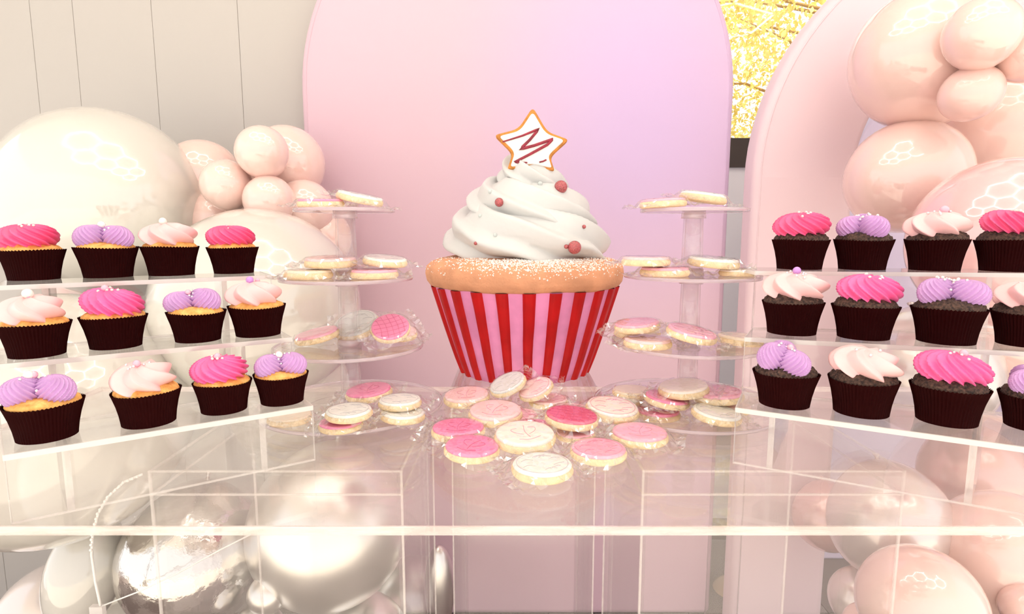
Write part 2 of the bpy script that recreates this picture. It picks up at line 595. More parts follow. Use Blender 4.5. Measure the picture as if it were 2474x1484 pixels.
AX, AH, AZ = 0.018, 0.685, 1.79
a1 = slab_from_outline([arch_outline(AX, AH, AZ)], 1.90, 1.985, 'arch_backdrop', M['ombre'], 0.02)
tag(a1, 'tall solid arch backdrop in pink to lilac stretch fabric behind the giant cupcake', 'backdrop')
seam_pts = [(p[0], 1.9005, p[1]) for p in arch_outline(AX, AH - 0.018, AZ, 64)]
ob('seam', me_new('seam', *tube(seam_pts, 0.002, 6), M['ombre'], True), a1)

RX, RZ = 1.473, 1.512
a2 = slab_from_outline([arch_outline(RX, 0.745, RZ), arch_outline(RX, 0.44, RZ)], 1.78, 1.87, 'open_arch', M['fabric_pink'], 0.02)
tag(a2, 'open hollow arch in pale blush stretch fabric behind the peach balloons', 'backdrop')
ob('seam', me_new('seam', *tube([(p[0], 1.7805, p[1]) for p in arch_outline(RX, 0.724, RZ, 64)], 0.0025, 6), M['fabric_pink'], True), a2)

a3 = slab_from_outline([arch_outline(1.86, 0.60, 1.45)], 2.25, 2.31, 'arch_board', M['fabric_lav'], 0.01)
tag(a3, 'pale lavender arch board seen through the opening of the blush arch', 'backdrop')

# ------------------------------------------------------------------ clear table, its plinths, the cake plinth
t = empty('acrylic_table', (0, 0.83, TAB))
tag(t, 'wide clear acrylic table top holding the sweets on two clear plinths', 'table')
TX, TY0, TY1, TT = 0.80, 0.561, 1.10, 0.0095
MB().box((-TX, TY0 + 0.002 - 0.83, -TT), (TX, TY1 - 0.002 - 0.83, 0)).build('table_top', M['acrylic_top'], t)
for nm, a, b in (('front_edge', (-TX, TY0 - 0.83 - 0.001, -TT), (TX, TY0 - 0.83 + 0.0012, 0)), ('back_edge', (-TX, TY1 - 0.83 - 0.001, -TT), (TX, TY1 - 0.83 + 0.001, 0)),
                 ('side_edge', (-TX - 0.001, TY0 - 0.83, -TT), (-TX + 0.001, TY1 - 0.83, 0)), ('side_edge', (TX - 0.001, TY0 - 0.83, -TT), (TX + 0.001, TY1 - 0.83, 0))):
    MB().box(a, b).build(nm, M['table_edge'], t)


def plinth(name, x0, x1, y0, y1, ztop, lip, label, th=0.008, mid=None):
    p = empty(name, ((x0 + x1) / 2, (y0 + y1) / 2, 0))
    tag(p, label, 'plinth')
    hx, hy = (x1 - x0) / 2, (y1 - y0) / 2
    MB().box((-hx, -hy, ztop - th), (hx, hy, ztop)).build('top', M['acrylic'], p)
    MB().box((-hx, -hy, 0), (hx, -hy + th, ztop - th)).build('front_panel', M['acrylic'], p)
    MB().box((-hx, hy - th, 0), (hx, hy, ztop - th)).build('back_panel', M['acrylic'], p)
    MB().box((-hx, -hy + th, 0), (-hx + th, hy - th, ztop - th)).build('side_panel', M['acrylic'], p)
    MB().box((hx - th, -hy + th, 0), (hx, hy - th, ztop - th)).build('side_panel', M['acrylic'], p)
    e = 0.0015
    for sx in (-1, 1):
        for sy in (-1, 1):
            MB().box((sx * hx - e, sy * hy - e, 0), (sx * hx + e, sy * hy + e, ztop)).build('corner_edge', M['faint'], p)
    for z in ([ztop, ztop - lip] if lip else []):
        e2 = 0.0013
        for sy in (-1, 1):
            MB().box((-hx, sy * hy - e2, z - 2 * e2), (hx, sy * hy + e2, z - 0.0002)).build('rim_edge', M['faint'], p)
        for sx in (-1, 1):
            MB().box((sx * hx - e2, -hy, z - 2 * e2), (sx * hx + e2, hy, z - 0.0002)).build('rim_edge', M['faint'], p)
    if mid is not None:
        MB().box((mid, -hy + th, 0), (mid + th, hy - th, ztop - th)).build('divider', M['acrylic'], p)
        MB().box((mid - e, -hy - 0.001, 0), (mid + e, -hy + 0.001, ztop - th)).build('corner_edge', M['faint'], p)
    return p


plinth('acrylic_plinth', -0.475, -0.145, 0.725, 1.02, TAB - TT - 0.0005, 0.032, 'clear box plinth under the table by the silver balloons')
plinth('acrylic_plinth', 0.172, 0.514, 0.725, 1.02, TAB - TT - 0.0005, 0.032, 'clear box plinth under the table by the blush arch and peach balloons')
plinth('cake_plinth', -0.120, 0.167, 1.115, 1.39, TAB - 0.003, 0, 'narrow clear plinth behind the table carrying the giant cupcake')


# ------------------------------------------------------------------ clear stepped risers
def riser(lines, zs, label, gables):
    """lines: front edge (A, B) in plan for bottom, middle and top step; zs: step heights over the table"""
    r = empty('stepped_riser', (lines[0][0][0] * 0.5 + lines[0][1][0] * 0.5, lines[0][0][1] * 0.5 + lines[0][1][1] * 0.5, TAB))
    tag(r, label, 'riser')
    o = Vector((r.location.x, r.location.y))
    L = [(Vector(a) - o, Vector(b) - o) for a, b in lines]
    d = (L[2][1] - L[2][0]).normalized()
    n = Vector((-d.y, d.x))
    if n.y < 0:
        n = -n
    L.append((L[2][0] + n * 0.095, L[2][1] + n * 0.095))
    th = 0.006
    for k in range(3):
        (a, b), (c, e) = L[k], L[k + 1]
        z = zs[k]
        MB().prism([a, b, e, c], z - th, z).build('step', M['acrylic_step'], r)
        dd = (b - a).normalized()
        nn = Vector((-dd.y, dd.x)) if Vector((-dd.y, dd.x)).y > 0 else Vector((dd.y, -dd.x))
        q = nn * 0.0014
        MB().prism([a - q, b - q, b + q, a + q], z - th, z).build('step_edge', M['edge'], r)
        for (s0, s1) in ((a, c), (b, e)):
            g = dd * 0.0009
            MB().prism([s0 - g, s0 + g, s1 + g, s1 - g], z - th, z).build('step_edge', M['edge'], r)
        zb = 0.0 if k == 0 else zs[k - 1]
        q = nn * 0.004
        MB().prism([a, b, b + q, a + q], zb, z - th).build('front_panel', M['acrylic'], r)
        for p in (a, b):
            g = dd * 0.0005
            MB().prism([p - g, p + g, p + g + q, p - g + q], zb, z - th).build('panel_edge', M['faint'], r)
        q = nn * 0.0012
        MB().prism([a - q, b - q, b + q, a + q], zb + 0.0002, zb + 0.0022).build('panel_edge', M['faint'], r)
        for t_ in gables:
            p0, p1 = a.lerp(b, t_) + nn * 0.006, c.lerp(e, t_)
            g = dd * 0.0035
            MB().prism([p0 - g, p0 + g, p1 + g, p1 - g], 0, z - th).build('support_panel', M['acrylic'], r)
            g = dd * 0.0035
            h = (p1 - p0).normalized() * 0.002
            MB().prism([p0 - g - h, p0 + g - h, p0 + g, p0 - g], zb + 0.002 if k else 0, z - th).build('support_edge', M['faint'], r)
    return r


ZS = (0.075, 0.152, 0.2335)
ZR = (0.075, 0.155, 0.242)


def front(pa, pb, z, ea=0.0, eb=0.0):
    a, b = on_z(*pa, TAB + z), on_z(*pb, TAB + z)
    d = (b - a)
    a2, b2 = a - d * ea, b + d * eb
    return ((a2.x, a2.y), (b2.x, b2.y))


LF = [front((8, 1100), (755, 980), ZS[0]), front((0, 880), (705, 815), ZS[1], 0.02), front((0, 690), (655, 665), ZS[2], 0.03)]
RF = [front((1778, 985), (2474, 1080), ZR[0], 0, 0.16), front((1800, 815), (2474, 850), ZR[1], 0, 0.2), front((1825, 655), (2474, 660), ZR[2], 0, 0.2)]
riser(LF, ZS, 'clear three-step riser of golden cupcakes beside the white balloons', (0.16, 0.80))
riser(RF, ZR, 'clear three-step riser of chocolate cupcakes before the blush arch', (0.13, 0.74))


# ------------------------------------------------------------------ cupcakes
def swirl_surface(n, amp, tw, R, H, nu=144, nv=34, a0=-0.75, sharp=1.0, lean=0.0, off=(0, 0, 0), sx=1.0, sy=1.0, rz=0.0, droop=0.0, seed=0, peak=0.0, ribbon=False):
    v, f = [], []
    for j in range(nv + 1):
        s = j / nv
        a = a0 + (PI / 2 - a0) * s
        ca = max(0.0, math.cos(a)) ** 0.8
        for i in range(nu):
            u = 2 * PI * i / nu
            ph = n * u + tw * n * s
            ridge = (1 - abs(math.sin(ph / 2))) ** sharp
            if ribbon:                     # soft rise and a curled thin edge
                q_ = (ph / (2 * PI)) % 1.0
                ridge = (q_ / 0.74) ** 1.5 if q_ < 0.74 else (1 - (q_ - 0.74) / 0.26)
            wgt = min(1, ca * 1.6)
            nz = noise.noise(Vector((math.cos(u) * 1.4 + seed, math.sin(u) * 1.4, s * 2))) * 0.05
            rr = R * ca * (1 + amp * (ridge - 0.45) * wgt + nz)
            z = H * 0.45 * (math.sin(a) - math.sin(a0)) / (1 - math.sin(a0)) * 2.2 + droop * ridge * wgt * (1 - s) * -R + peak * max(0, s - 0.75) ** 2
            z += amp * 0.35 * R * (ridge - 0.45) * (s if s < 0.85 else (1 - s) * 5.6)
            x, y = rr * math.cos(u) * sx, rr * math.sin(u) * sy
            z += lean * x
            c, d = math.cos(rz), math.sin(rz)
            v.append((x * c - y * d + off[0], x * d + y * c + off[1], z + off[2]))
    for j in range(nv):
        for i in range(nu):
            f.append((j * nu + i, j * nu + (i + 1) % nu, (j + 1) * nu + (i + 1) % nu, (j + 1) * nu + i))
    return v, f


# unit cupcake: paper case top radius 1, height 1.12, base radius 0.77
CASE_H, CASE_B = 1.10, 0.78


def case_mesh(seed):
    r = random.Random(seed)
    n = 120
    v, f = [], []
    e1, p1 = r.uniform(-0.025, 0.025), r.uniform(0, 6)
    levels = [0, 0.04, 0.3, 0.6, 0.85, 1.0]
    for j, s in enumerate(levels):
        R = CASE_B + (1 - CASE_B) * s ** 1.5 + 0.05 * max(0, s - 0.7)
        for i in range(n):
            a = 2 * PI * i / n
            pl = (1 if i % 2 else -1) * (0.006 + 0.016 * s)
            rr = (R + pl) * (1 + e1 * math.cos(2 * a + p1) * s)
            z = CASE_H * s
            if j == len(levels) - 1:
                z += 0.02 if i % 2 else -0.025
                z += 0.02 * math.sin(2 * a + p1)
            v.append((rr * math.cos(a), rr * math.sin(a), z))
    # inner wall
    for s in (1.0, 0.7):
        R = CASE_B + (1 - CASE_B) * s ** 1.5 - 0.0
        for i in range(n):
            a = 2 * PI * i / n
            pl = (1 if i % 2 else -1) * (0.006 + 0.016 * s)
            rr = (R + pl) * (1 + e1 * math.cos(2 * a + p1) * s)
            z = CASE_H * s
            if s == 1.0:
                z += (0.02 if i % 2 else -0.025) + 0.02 * math.sin(2 * a + p1)
            v.append((rr * math.cos(a), rr * math.sin(a), z))
    L = len(levels) + 2
    for j in range(L - 1):
        for i in range(n):
            f.append((j * n + i, j * n + (i + 1) % n, (j + 1) * n + (i + 1) % n, (j + 1) * n + i))
    f.append(tuple(range(n - 1, -1, -1)))
    return me_new('paper_case', v, f, M['paper'])


def sponge_mesh(kind, seed):
    hgt = 0.30 if kind == 'vanilla' else 0.44
    prof = [(0.84, -0.35), (0.925, -0.06)]
    for j in range(1, 25):
        a = PI / 2 * j / 24
        prof.append((0.95 * math.cos(a) ** 0.75 + 1e-4, hgt * math.sin(a) - 0.05))
    amp = 0.02 if kind == 'vanilla' else 0.055

    def jit(p):
        q = Vector((p[0] * 3 + seed, p[1] * 3, p[2] * 3))
        d = noise.noise(q) * 0.05 + noise.noise(q * 3.1) * amp + noise.noise(q * 7.3) * amp * 0.5
        return (p[0] * (1 + d * 0.3), p[1] * (1 + d * 0.3), CASE_H + p[2] + max(-0.05, d) * (1 if p[2] > -0.04 else 0))
    v, f = lathe(prof, 112, jit)
    return me_new('sponge', v, f, M[kind], True)


def frost_parts(kind, seed):
    """list of (verts, faces) around z=0 (top of sponge)"""
    r = random.Random(seed * 13 + 5)
    if kind in ('hot', 'hot2'):
        return [swirl_surface(14, 0.27, 1.9 + r.uniform(-0.2, 0.3), 0.86, 0.80, 196, 40, a0=-0.85, sx=1.04, sy=0.94, lean=r.uniform(-0.14, 0.08), seed=seed, droop=0.06, rz=r.uniform(-0.3, 0.3))]
    if kind == 'pale':
        return [swirl_surface(6, 0.36, 1.55 + r.uniform(-0.15, 0.25), 0.88, 0.76, 180, 44, a0=-0.8, sx=1.05, sy=0.95, lean=r.uniform(-0.12, 0.1), seed=seed, droop=0.07, rz=r.uniform(0, 6), peak=0.6, ribbon=True)]
    out = []
    nb = 2 if seed % 2 else 3
    a0 = [-0.35, PI + 0.25] if nb == 2 else [-0.75, PI + 0.45, PI / 2 + 0.2]
    for i in range(nb):
        a = a0[i] + r.uniform(-0.2, 0.2)
        rad = 0.43 if i < 2 else 0.38
        out.append(swirl_surface(17, 0.24, (2.0 if i % 2 else -2.0) + r.uniform(-0.2, 0.2), 0.50 - 0.03 * i, 0.74 + r.uniform(-0.05, 0.08), 153, 32, a0=-0.8, off=(rad * math.cos(a), rad * math.sin(a) - 0.02, -0.02), sx=1.08, sy=0.92, rz=a + r.uniform(-0.4, 0.4), lean=-0.06, seed=seed + i))
    return out


ICO = {}
for nm in ('pearl_white', 'pearl_lilac', 'pearl_pink', 'pearl_silver'):
    v_, f_ = sphere(1, 12, 8)
    ICO[nm] = me_new('pearl', v_, f_, M[nm], True)
CASES = [case_mesh(i) for i in range(5)]
SPG = {('vanilla', i): sponge_mesh('vanilla', i * 7.3) for i in range(3)}
SPG.update({('chocolate', i): sponge_mesh('chocolate', i * 5.1) for i in range(4)})
FROST = {}


def frosting(kind, var):
    key = (kind, var)
    if key not in FROST:
        parts = frost_parts(kind, var)
        mk = 'lilac' if kind == 'lilac' else kind
        allv, allf = [], []
        meshes = []
        for v, f in parts:
            meshes.append(me_new('frosting', v, f, M[mk], True))
            k0 = len(allv)
            allv += v
            allf += [tuple(i + k0 for i in q) for q in f]
        FROST[key] = (meshes, BVHTree.FromPolygons([Vector(p) for p in allv], allf))
    return FROST[key]


COLOUR = {'hot': 'hot pink swirl', 'hot2': 'bright pink swirl', 'lilac': 'lilac rosette', 'pale': 'blush pink swirl'}
ncup = 0


def cupcake(px, py, wpx, z, kind, sponge, label, group, var, pearls, tilt=0.0):
    """px, py: foot of the case on its step in photo pixels; wpx: width of the case mouth"""
    global ncup
    P = on_z(px, py, TAB + z)
    d = Vector((P.x, P.y, 0)).normalized()
    cosx = P.y / math.hypot(P.x, P.y)
    R = 0.5 * wpx * depth(P) * cosx / F_PX
    R = min(0.044, R * 1.0)
    P = P + d * (R * CASE_B)
    R = R * (depth(P) / depth(P - d * (R * CASE_B))) * 0.985
    c = empty('cupcake', (P.x, P.y, TAB + z))
    tag(c, label, 'cupcake', group)
    c.scale = (R, R, R)
    rr = random.Random(ncup * 31 + 3)
    ncup += 1
    ob('paper_case', CASES[ncup % 5], c, rot=(0, 0, rr.uniform(0, 6)))
    ob('sponge', SPG[(sponge, ncup % (3 if sponge == 'vanilla' else 4))], c, rot=(0, 0, rr.uniform(0, 6)))
    meshes, bvh = frosting(kind, var)
    fz = CASE_H + (0.13 if sponge == 'vanilla' else 0.22)
    sh = rr.uniform(-0.1, 0.05)
    E_ = Euler((rr.uniform(-0.05, 0.05) + 0.10, tilt, 0 if kind != 'lilac' else rr.uniform(-0.3, 0.3) + math.atan2(-d.x, d.y) * 0.5))
    Mx = Matrix.Translation((sh, -0.06, fz)) @ E_.to_matrix().to_4x4()
    for me in meshes:
        o = ob('frosting', me, c)
        o.matrix_local = Mx
    for (nm, cnt, rad) in pearls:
        for i in range(cnt):
            a, q = rr.uniform(0, 2 * PI), rr.uniform(0.05, 0.42)
            if rad > 0.1:
                q = rr.uniform(0.0, 0.2)
            hit = bvh.ray_cast(Vector((q * math.cos(a), q * math.sin(a) - 0.12, 3)), Vector((0, 0, -1)))
            if hit[0] is None:
                continue
            o = ob('sugar_pearl', ICO[nm], c)
            o.matrix_local = Mx @ Matrix.Translation(hit[0] + Vector((0, 0, rad * 0.6))) @ Matrix.Scale(rad, 4)
    return c


SM = ('pearl_silver', 7, 0.045)
SW = ('pearl_white', 6, 0.05)
BW = ('pearl_white', 1, 0.14)
BP = ('pearl_pink', 1, 0.12)
BL = ('pearl_lilac', 1, 0.14)
GL, GR = 'golden cupcakes on the clear riser', 'chocolate cupcakes on the clear riser'
ORD = ['first', 'second', 'third', 'fourth']
ROWS = [
    ('top', 'L', ZS[2], [(84, 678, 170, 'hot', 0, [SW], 0.06), (263, 672, 158, 'lilac', 1, [BW, SM], 0), (416, 667, 145, 'pale', 0, [BW], 0), (566, 662, 125, 'hot', 1, [('pearl_pink', 3, .04)], 0.03)]),
    ('middle', 'L', ZS[1], [(92, 866, 188, 'pale', 1, [('pearl_white', 1, 0.17), ('pearl_pink', 3, 0.05)], 0.0), (282, 845, 168, 'hot2', 2, [SW, BP], 0.05), (480, 829, 145, 'lilac', 3, [SM, ('pearl_pink', 1, .1)], 0), (625, 816, 141, 'pale', 2, [BL, ('pearl_pink', 2, 0.1)], 0.05)]),
    ('bottom', 'L', ZS[0], [(117, 1070, 205, 'lilac', 5, [BW, BP, SM], 0), (362, 1035, 176, 'pale', 3, [BP, SM], 0), (543, 1003, 147, 'hot2', 3, [BP, SW], 0.0), (683, 982, 135, 'lilac', 7, [BW, BP, SM], -0.05)]),
    ('top', 'R', ZR[2], [(1930, 652, 142, 'hot', 4, [SW], -0.12), (2081, 653, 150, 'lilac', 2, [SM, SW], 0), (2256, 655, 165, 'pale', 4, [('pearl_pink', 1, .15), SM], -0.05), (2430, 657, 178, 'hot', 2, [SW], 0.05)]),
    ('middle', 'R', ZR[1], [(1911, 812, 155, 'pale', 5, [BL, SM], 0.05), (2084, 823, 168, 'hot2', 1, [SW], 0.03), (2283, 834, 192, 'lilac', 9, [SM, SW], 0), (2475, 840, 196, 'pale', 0, [SM], 0)]),
    ('bottom', 'R', ZR[0], [(1893, 990, 161, 'lilac', 4, [BP, SM], 0.1), (2078, 1011, 180, 'pale', 3, [('pearl_silver', 3, .05)], 0.02), (2284, 1032, 203, 'hot2', 4, [BP, SM], 0.1), (2495, 1045, 200, 'lilac', 6, [BP, SM], 0)]),
]
for tier, sd, z, row in ROWS:
    for i, (px, py, wd, kd, var, pl, tl) in enumerate(row):
        sp = 'vanilla' if sd == 'L' else 'chocolate'
        if sd == 'L':
            lab = f"{COLOUR[kd]} cupcake with golden sponge, {ORD[i]} from the left on the riser's {tier} step"
        else:
            lab = f"{COLOUR[kd]} cupcake with chocolate sponge, {ORD[i]} from the left on the riser's {tier} step"
        cupcake(px, py, wd, z, kd, sp, lab, GL if sd == 'L' else GR, var, pl, tl)


# ------------------------------------------------------------------ tiered clear stands
def stand(x, y, tiers, label):
    s = empty('tiered_stand', (x, y, TAB))
    tag(s, label, 'cake stand')
    for k, (z, R, dx) in enumerate(tiers):
        prof = [(1e-4, z - 0.004), (R * 0.5, z - 0.004), (R - 0.002, z - 0.004), (R - 0.002, z), (R * 0.5, z), (1e-4, z)]
        v, f = lathe(prof, 72)
        pl = MB().add(v, f).build('plate', M['plate'], s)
        v, f = lathe([(R - 0.0022, z - 0.0045), (R + 0.0008, z - 0.0045), (R + 0.0012, z + 0.001), (R - 0.0018, z + 0.001), (R - 0.0022, z - 0.0045)], 72)
        MB().add(v, f).build('rim', M['plate_rim'], pl, True)
        if k == 0:
            v, f = lathe([(R * 0.45, 0.0005), (R * 0.5, 0.0005), (R * 0.5, z - 0.0045), (R * 0.45, z - 0.0045), (R * 0.45, 0.0005)], 48)
            MB().add(v, f).build('foot_ring', M['plate'], s, True)
        if k + 1 < len(tiers):
            z1 = tiers[k + 1][0] - 0.0045
            v, f = lathe([(0.0135, z), (0.0175, z), (0.0155, z1), (0.0125, z1), (0.0135, z)], 32)
            MB().add(v, f).build('column', M['tube'], s, True)
            for zz in (z + 0.0003, z1 - 0.010):
                v, f = lathe([(0.0160, zz), (0.0200, zz), (0.0190, zz + 0.010), (0.0158, zz + 0.010), (0.0160, zz)], 32)
                MB().add(v, f).build('collar', M['plate_rim'], s, True)
    return s


STL = (-0.272, 0.955)
STR = (0.298, 0.962)
TL = [(0.012, 0.152, 0), (0.112, 0.121, 0), (0.226, 0.106, 0), (0.336, 0.079, 0)]
TR = [(0.012, 0.155, 0), (0.117, 0.127, 0), (0.229, 0.109, 0), (0.336, 0.085, 0)]
stand(*STL, TL, 'clear four-tier stand of wrapped biscuits beside the golden cupcakes')
stand(*STR, TR, 'clear four-tier stand of wrapped biscuits beside the chocolate cupcakes')


# ------------------------------------------------------------------ wrapped iced biscuits (unit radius 1, biscuit 0.2 thick, icing to 0.28)
def biscuit_mesh(seed):
    prof = [(1e-4, 0), (0.6, 0), (0.97, 0.0), (1.03, 0.05), (1.035, 0.13), (0.99, 0.2), (0.6, 0.205), (1e-4, 0.205)]

    def jit(p):
        d = 1 + 0.02 * noise.noise(Vector((p[0] * 2.5 + seed, p[1] * 2.5, p[2] * 9)))
        return (p[0] * d, p[1] * d, p[2])
    v, f = lathe(prof, 56, jit)
    return me_new('biscuit', v, f, M['biscuit'], True)


BISC = [biscuit_mesh(i * 9.1) for i in range(4)]
vi, fi = lathe([(0.97, 0.195), (0.985, 0.23), (0.955, 0.268), (0.88, 0.28), (0.5, 0.283), (1e-4, 0.283)], 56)
ICING = {k: me_new('icing', vi, fi, M['ic_' + k], True) for k in ('white', 'cream', 'pale', 'pink', 'hot', 'magenta', 'grey', 'tan')}


def curve_pts(p, n=5):
    out = []
    for i in range(len(p) - 1):
        a, b, c, d = (Vector(p[max(0, i - 1)]), Vector(p[i]), Vector(p[i + 1]), Vector(p[min(len(p) - 1, i + 2)]))
        for k in range(n):
            s = k / n
            out.append(0.5 * (2 * b + (c - a) * s + (2 * a - 5 * b + 4 * c - d) * s * s + (3 * b - a - 3 * c + d) * s ** 3))
    return out + [Vector(p[-1])]


def lines_mesh(kind, key):
    b = MB()
    if kind == 'crest':     # soft stamped crest: a stem with curls and a border arc
        b.add(*tube(curve_pts([(0.05, -0.45, .285), (0.0, 0.0, .285), (0.1, 0.5, .285)]), 0.010, 5))
        for s in (-1, 1):
            b.add(*tube(curve_pts([(s * 0.1, -0.2, .285), (s * 0.35, 0.0, .285), (s * 0.42, 0.25, .285), (s * 0.2, 0.32, .285)]), 0.009, 5))
        b.add(*tube(curve_pts([(-0.35, -0.5, .285), (0, -0.6, .285), (0.4, -0.45, .285)]), 0.009, 5))
    elif kind == 'weave':
        for i in range(-2, 3):
            x = i * 0.3
            h = math.sqrt(0.92 ** 2 - x * x) * 0.95
            b.add(*tube(curve_pts([(x, -h, .285), (x + 0.08, 0, .285), (x, h, .285)]), 0.009, 5))
            b.add(*tube(curve_pts([(-h, x, .285), (0, x - 0.08, .285), (h, x, .285)]), 0.009, 5))
    else:                    # marble: wandering strokes inside a ring
        r = random.Random(4)
        b.add(*tube(([(0.86 * math.cos(a * PI / 16), 0.86 * math.sin(a * PI / 16), .284) for a in range(32)]), 0.009, 5, closed=True))
        for i in range(9):
            a = r.uniform(0, 6.3)
            x, y = 0.55 * math.cos(a), 0.55 * math.sin(a)
            b.add(*tube(curve_pts([(x - 0.2, y - 0.05, .285), (x, y + 0.05, .285), (x + 0.22, y + r.uniform(-.1, .1), .285)]), 0.010, 5))
    return me_new('icing_pattern', b.v, b.f, M[key], True)


LNS = {}


def film_mesh(seed):
    nx, ny = 24, 17
    Lx, Ly = 1.62, 1.17
    r = random.Random(seed)
    v, f = [], []
    for j in range(ny + 1):
        for i in range(nx + 1):
            s, q = i / nx * 2 - 1, j / ny * 2 - 1
            pinch = 1 - 0.25 * max(0, (abs(s) * Lx - 1.05)) ** 0.8
            x = s * Lx * (1 + 0.05 * noise.noise(Vector((q * 3, seed, 0))))
            y = q * Ly * pinch * (1 + 0.04 * noise.noise(Vector((s * 3, seed + 9, 0))))
            d = math.hypot(x, y)
            top = 0.31
            if d < 1.0:
                z = top
            else:
                z = max(0.012, top - (d - 1.0) * 0.85)
            edge = max(0, d - 0.9)
            cr = noise.noise(Vector((x * 3.5 + seed * 7, y * 3.5, 1.7))) * 0.6 + noise.noise(Vector((x * 9 + seed, y * 9, 4))) * 0.45
            z += cr * (0.015 + 0.20 * min(1, edge * 2.0))
            if abs(s) > 0.8:
                z += 0.25 * (abs(s) - 0.8) * 5 * abs(noise.noise(Vector((q * 5, seed + 3, s)))) + 0.03
            z = max(0.006 if d > 1 else 0.292, z)
            v.append((x + (r.uniform(-.03, .03) if 0 < i < nx else 0), y + (r.uniform(-.03, .03) if 0 < j < ny else 0), z))
    for j in range(ny):
        for i in range(nx):
            a = j * (nx + 1) + i
            if (i + j) % 2:
                f += [(a, a + 1, a + nx + 2), (a, a + nx + 2, a + nx + 1)]
            else:
                f += [(a, a + 1, a + nx + 1), (a + 1, a + nx + 2, a + nx + 1)]
    me = me_new('wrapper', v, f, M['film'])
    me.materials.append(M['film_end'])
    for p in me.polygons:
        c = p.center
        if abs(c.x) > 1.36 or abs(c.y) > 1.08:
            p.material_index = 1
    return me


FILM = [film_mesh(i) for i in range(7)]
nb = 0


def cookie(px, py, wpx, col, zbase, label, group, pat=None, tx=0.0, ty=0.0, lv=0.0, spin=None):
    """px, py: centre of the iced face; zbase: support height over the table; lv: lift in biscuit thicknesses; tx, ty: tilt in degrees"""
    global nb
    nb += 1
    th = 0.0135
    z = TAB + zbase + th * (1 + lv)
    P = on_z(px, py, z) if zbase < 0.2 else on_y(px, py, 0.955 if px < CX else 0.962)
    cosx = P.y / math.hypot(P.x, P.y)
    R = min(0.045, max(0.028, 0.5 * wpx * depth(P) * cosx / F_PX / 1.03))
    r = random.Random(nb * 17)
    rise = R * (abs(math.sin(math.radians(tx))) + abs(math.sin(math.radians(ty)))) * (1.0 if lv < 0.9 else 0.5)
    zb = TAB + zbase + th * lv * 1.12 + 0.0006
    c = empty('wrapped_biscuit')
    tag(c, label, 'biscuit', group)
    P0 = Vector((P.x, P.y, zb + rise))
    if zbase >= 0.2:
        sx, sy = STL if px < CX else STR
        off = r.uniform(-0.03, 0.0) - (0.02 if lv == 0 else 0)
        P0 = Vector((on_y(px, py, sy + off).x, sy + off, zb + rise))
    c.location = P0
    c.scale = (R, R, R * 1.28)
    c.rotation_euler = Euler((math.radians(tx), math.radians(ty), 0))
    sp = r.uniform(-0.5, 0.5) if spin is None else spin
    ob('biscuit', BISC[nb % 4], c, rot=(0, 0, r.uniform(0, 6)))
    ob('icing', ICING[col], c)
    if pat:
        if pat not in LNS:
            LNS[pat] = lines_mesh(*pat)
        ob('icing_pattern', LNS[pat], c, rot=(0, 0, sp))
    ob('wrapper', FILM[nb % 7], c, rot=(0, 0, sp * 1.3))
    return c


CR_G, CR_P, CR_R = ('crest', 'ln_grey'), ('crest', 'ln_pink'), ('crest', 'ln_rose')
MA_G, MA_P, WV_R = ('marble', 'ln_grey'), ('marble', 'ln_pink'), ('weave', 'ln_rose')
GT = 'wrapped biscuits scattered on the table'
for a in [
    (1128, 958, 112, 'pale', 0, 'pale pink biscuit lying flat in front of the giant cupcake, left end of its row', CR_P, 4, -3),
    (1325, 960, 95, 'pale', 0, 'pale pink biscuit lying flat under the two leaning ones before the giant cupcake', MA_P, 0, 0),
    (1297, 944, 88, 'pale', 0, 'pale pink biscuit leaning steeply up against the giant cupcake', MA_P, 14, -22, 1.0),
    (1230, 946, 92, 'grey', 0, 'grey-white biscuit leaning up on a pale pink one below the giant cupcake', MA_G, 14, -22, 0.6),
    (1256, 994, 80, 'pink', 0, 'pink biscuit mostly hidden behind the pale crest biscuit', None, 0, 0),
    (1197, 996, 130, 'pale', 0, 'pale pink biscuit with crest, propped behind the big cream one', CR_P, 5, 0, 0.3),
    (1380, 984, 95, 'pale', 0, 'pale pink biscuit half hidden behind the dark pink one', None, 0, 0),
    (1478, 992, 130, 'cream', 0, 'large cream biscuit overlapping the dark pink biscuit', MA_P, 6, 4, 0.5),
    (1290, 1022, 95, 'hot', 0, 'pink biscuit peeping out behind the big cream one', None, 0, 0),
    (1390, 1036, 90, 'pink', 0, 'pink biscuit buried underneath the dark pink one', None, 0, 0),
    (1380, 1006, 130, 'magenta', 0, 'dark pink biscuit with cross lines lying on top of others', WV_R, 2, 4, 1.1),
    (1107, 1030, 130, 'hot', 0, 'hot pink biscuit at the outer left of the table pile', CR_R, 0, 0),
    (1545, 1042, 140, 'pink', 0, 'pink biscuit at the right edge of the table pile', CR_P, 0, 0),
    (1268, 1053, 148, 'cream', 0, 'big cream crest biscuit in the middle of the table pile', CR_P, 5, 0, 0.4),
    (1140, 1078, 135, 'hot', 0, 'hot pink crest biscuit at the near left of the table pile', CR_R, 2, 2),
    (1446, 1080, 138, 'pink', 0, 'pink ringed biscuit with wavy marks at the near right of the table pile', MA_P, 0, 0),
    (1310, 1119, 150, 'white', 0, 'white biscuit with grey marks, nearest the table front edge', MA_G, 0, 0),
]:
    cookie(a[0], a[1], a[2], a[3], a[4], a[5], GT, a[6], a[7], a[8], a[9] if len(a) > 9 else 0)

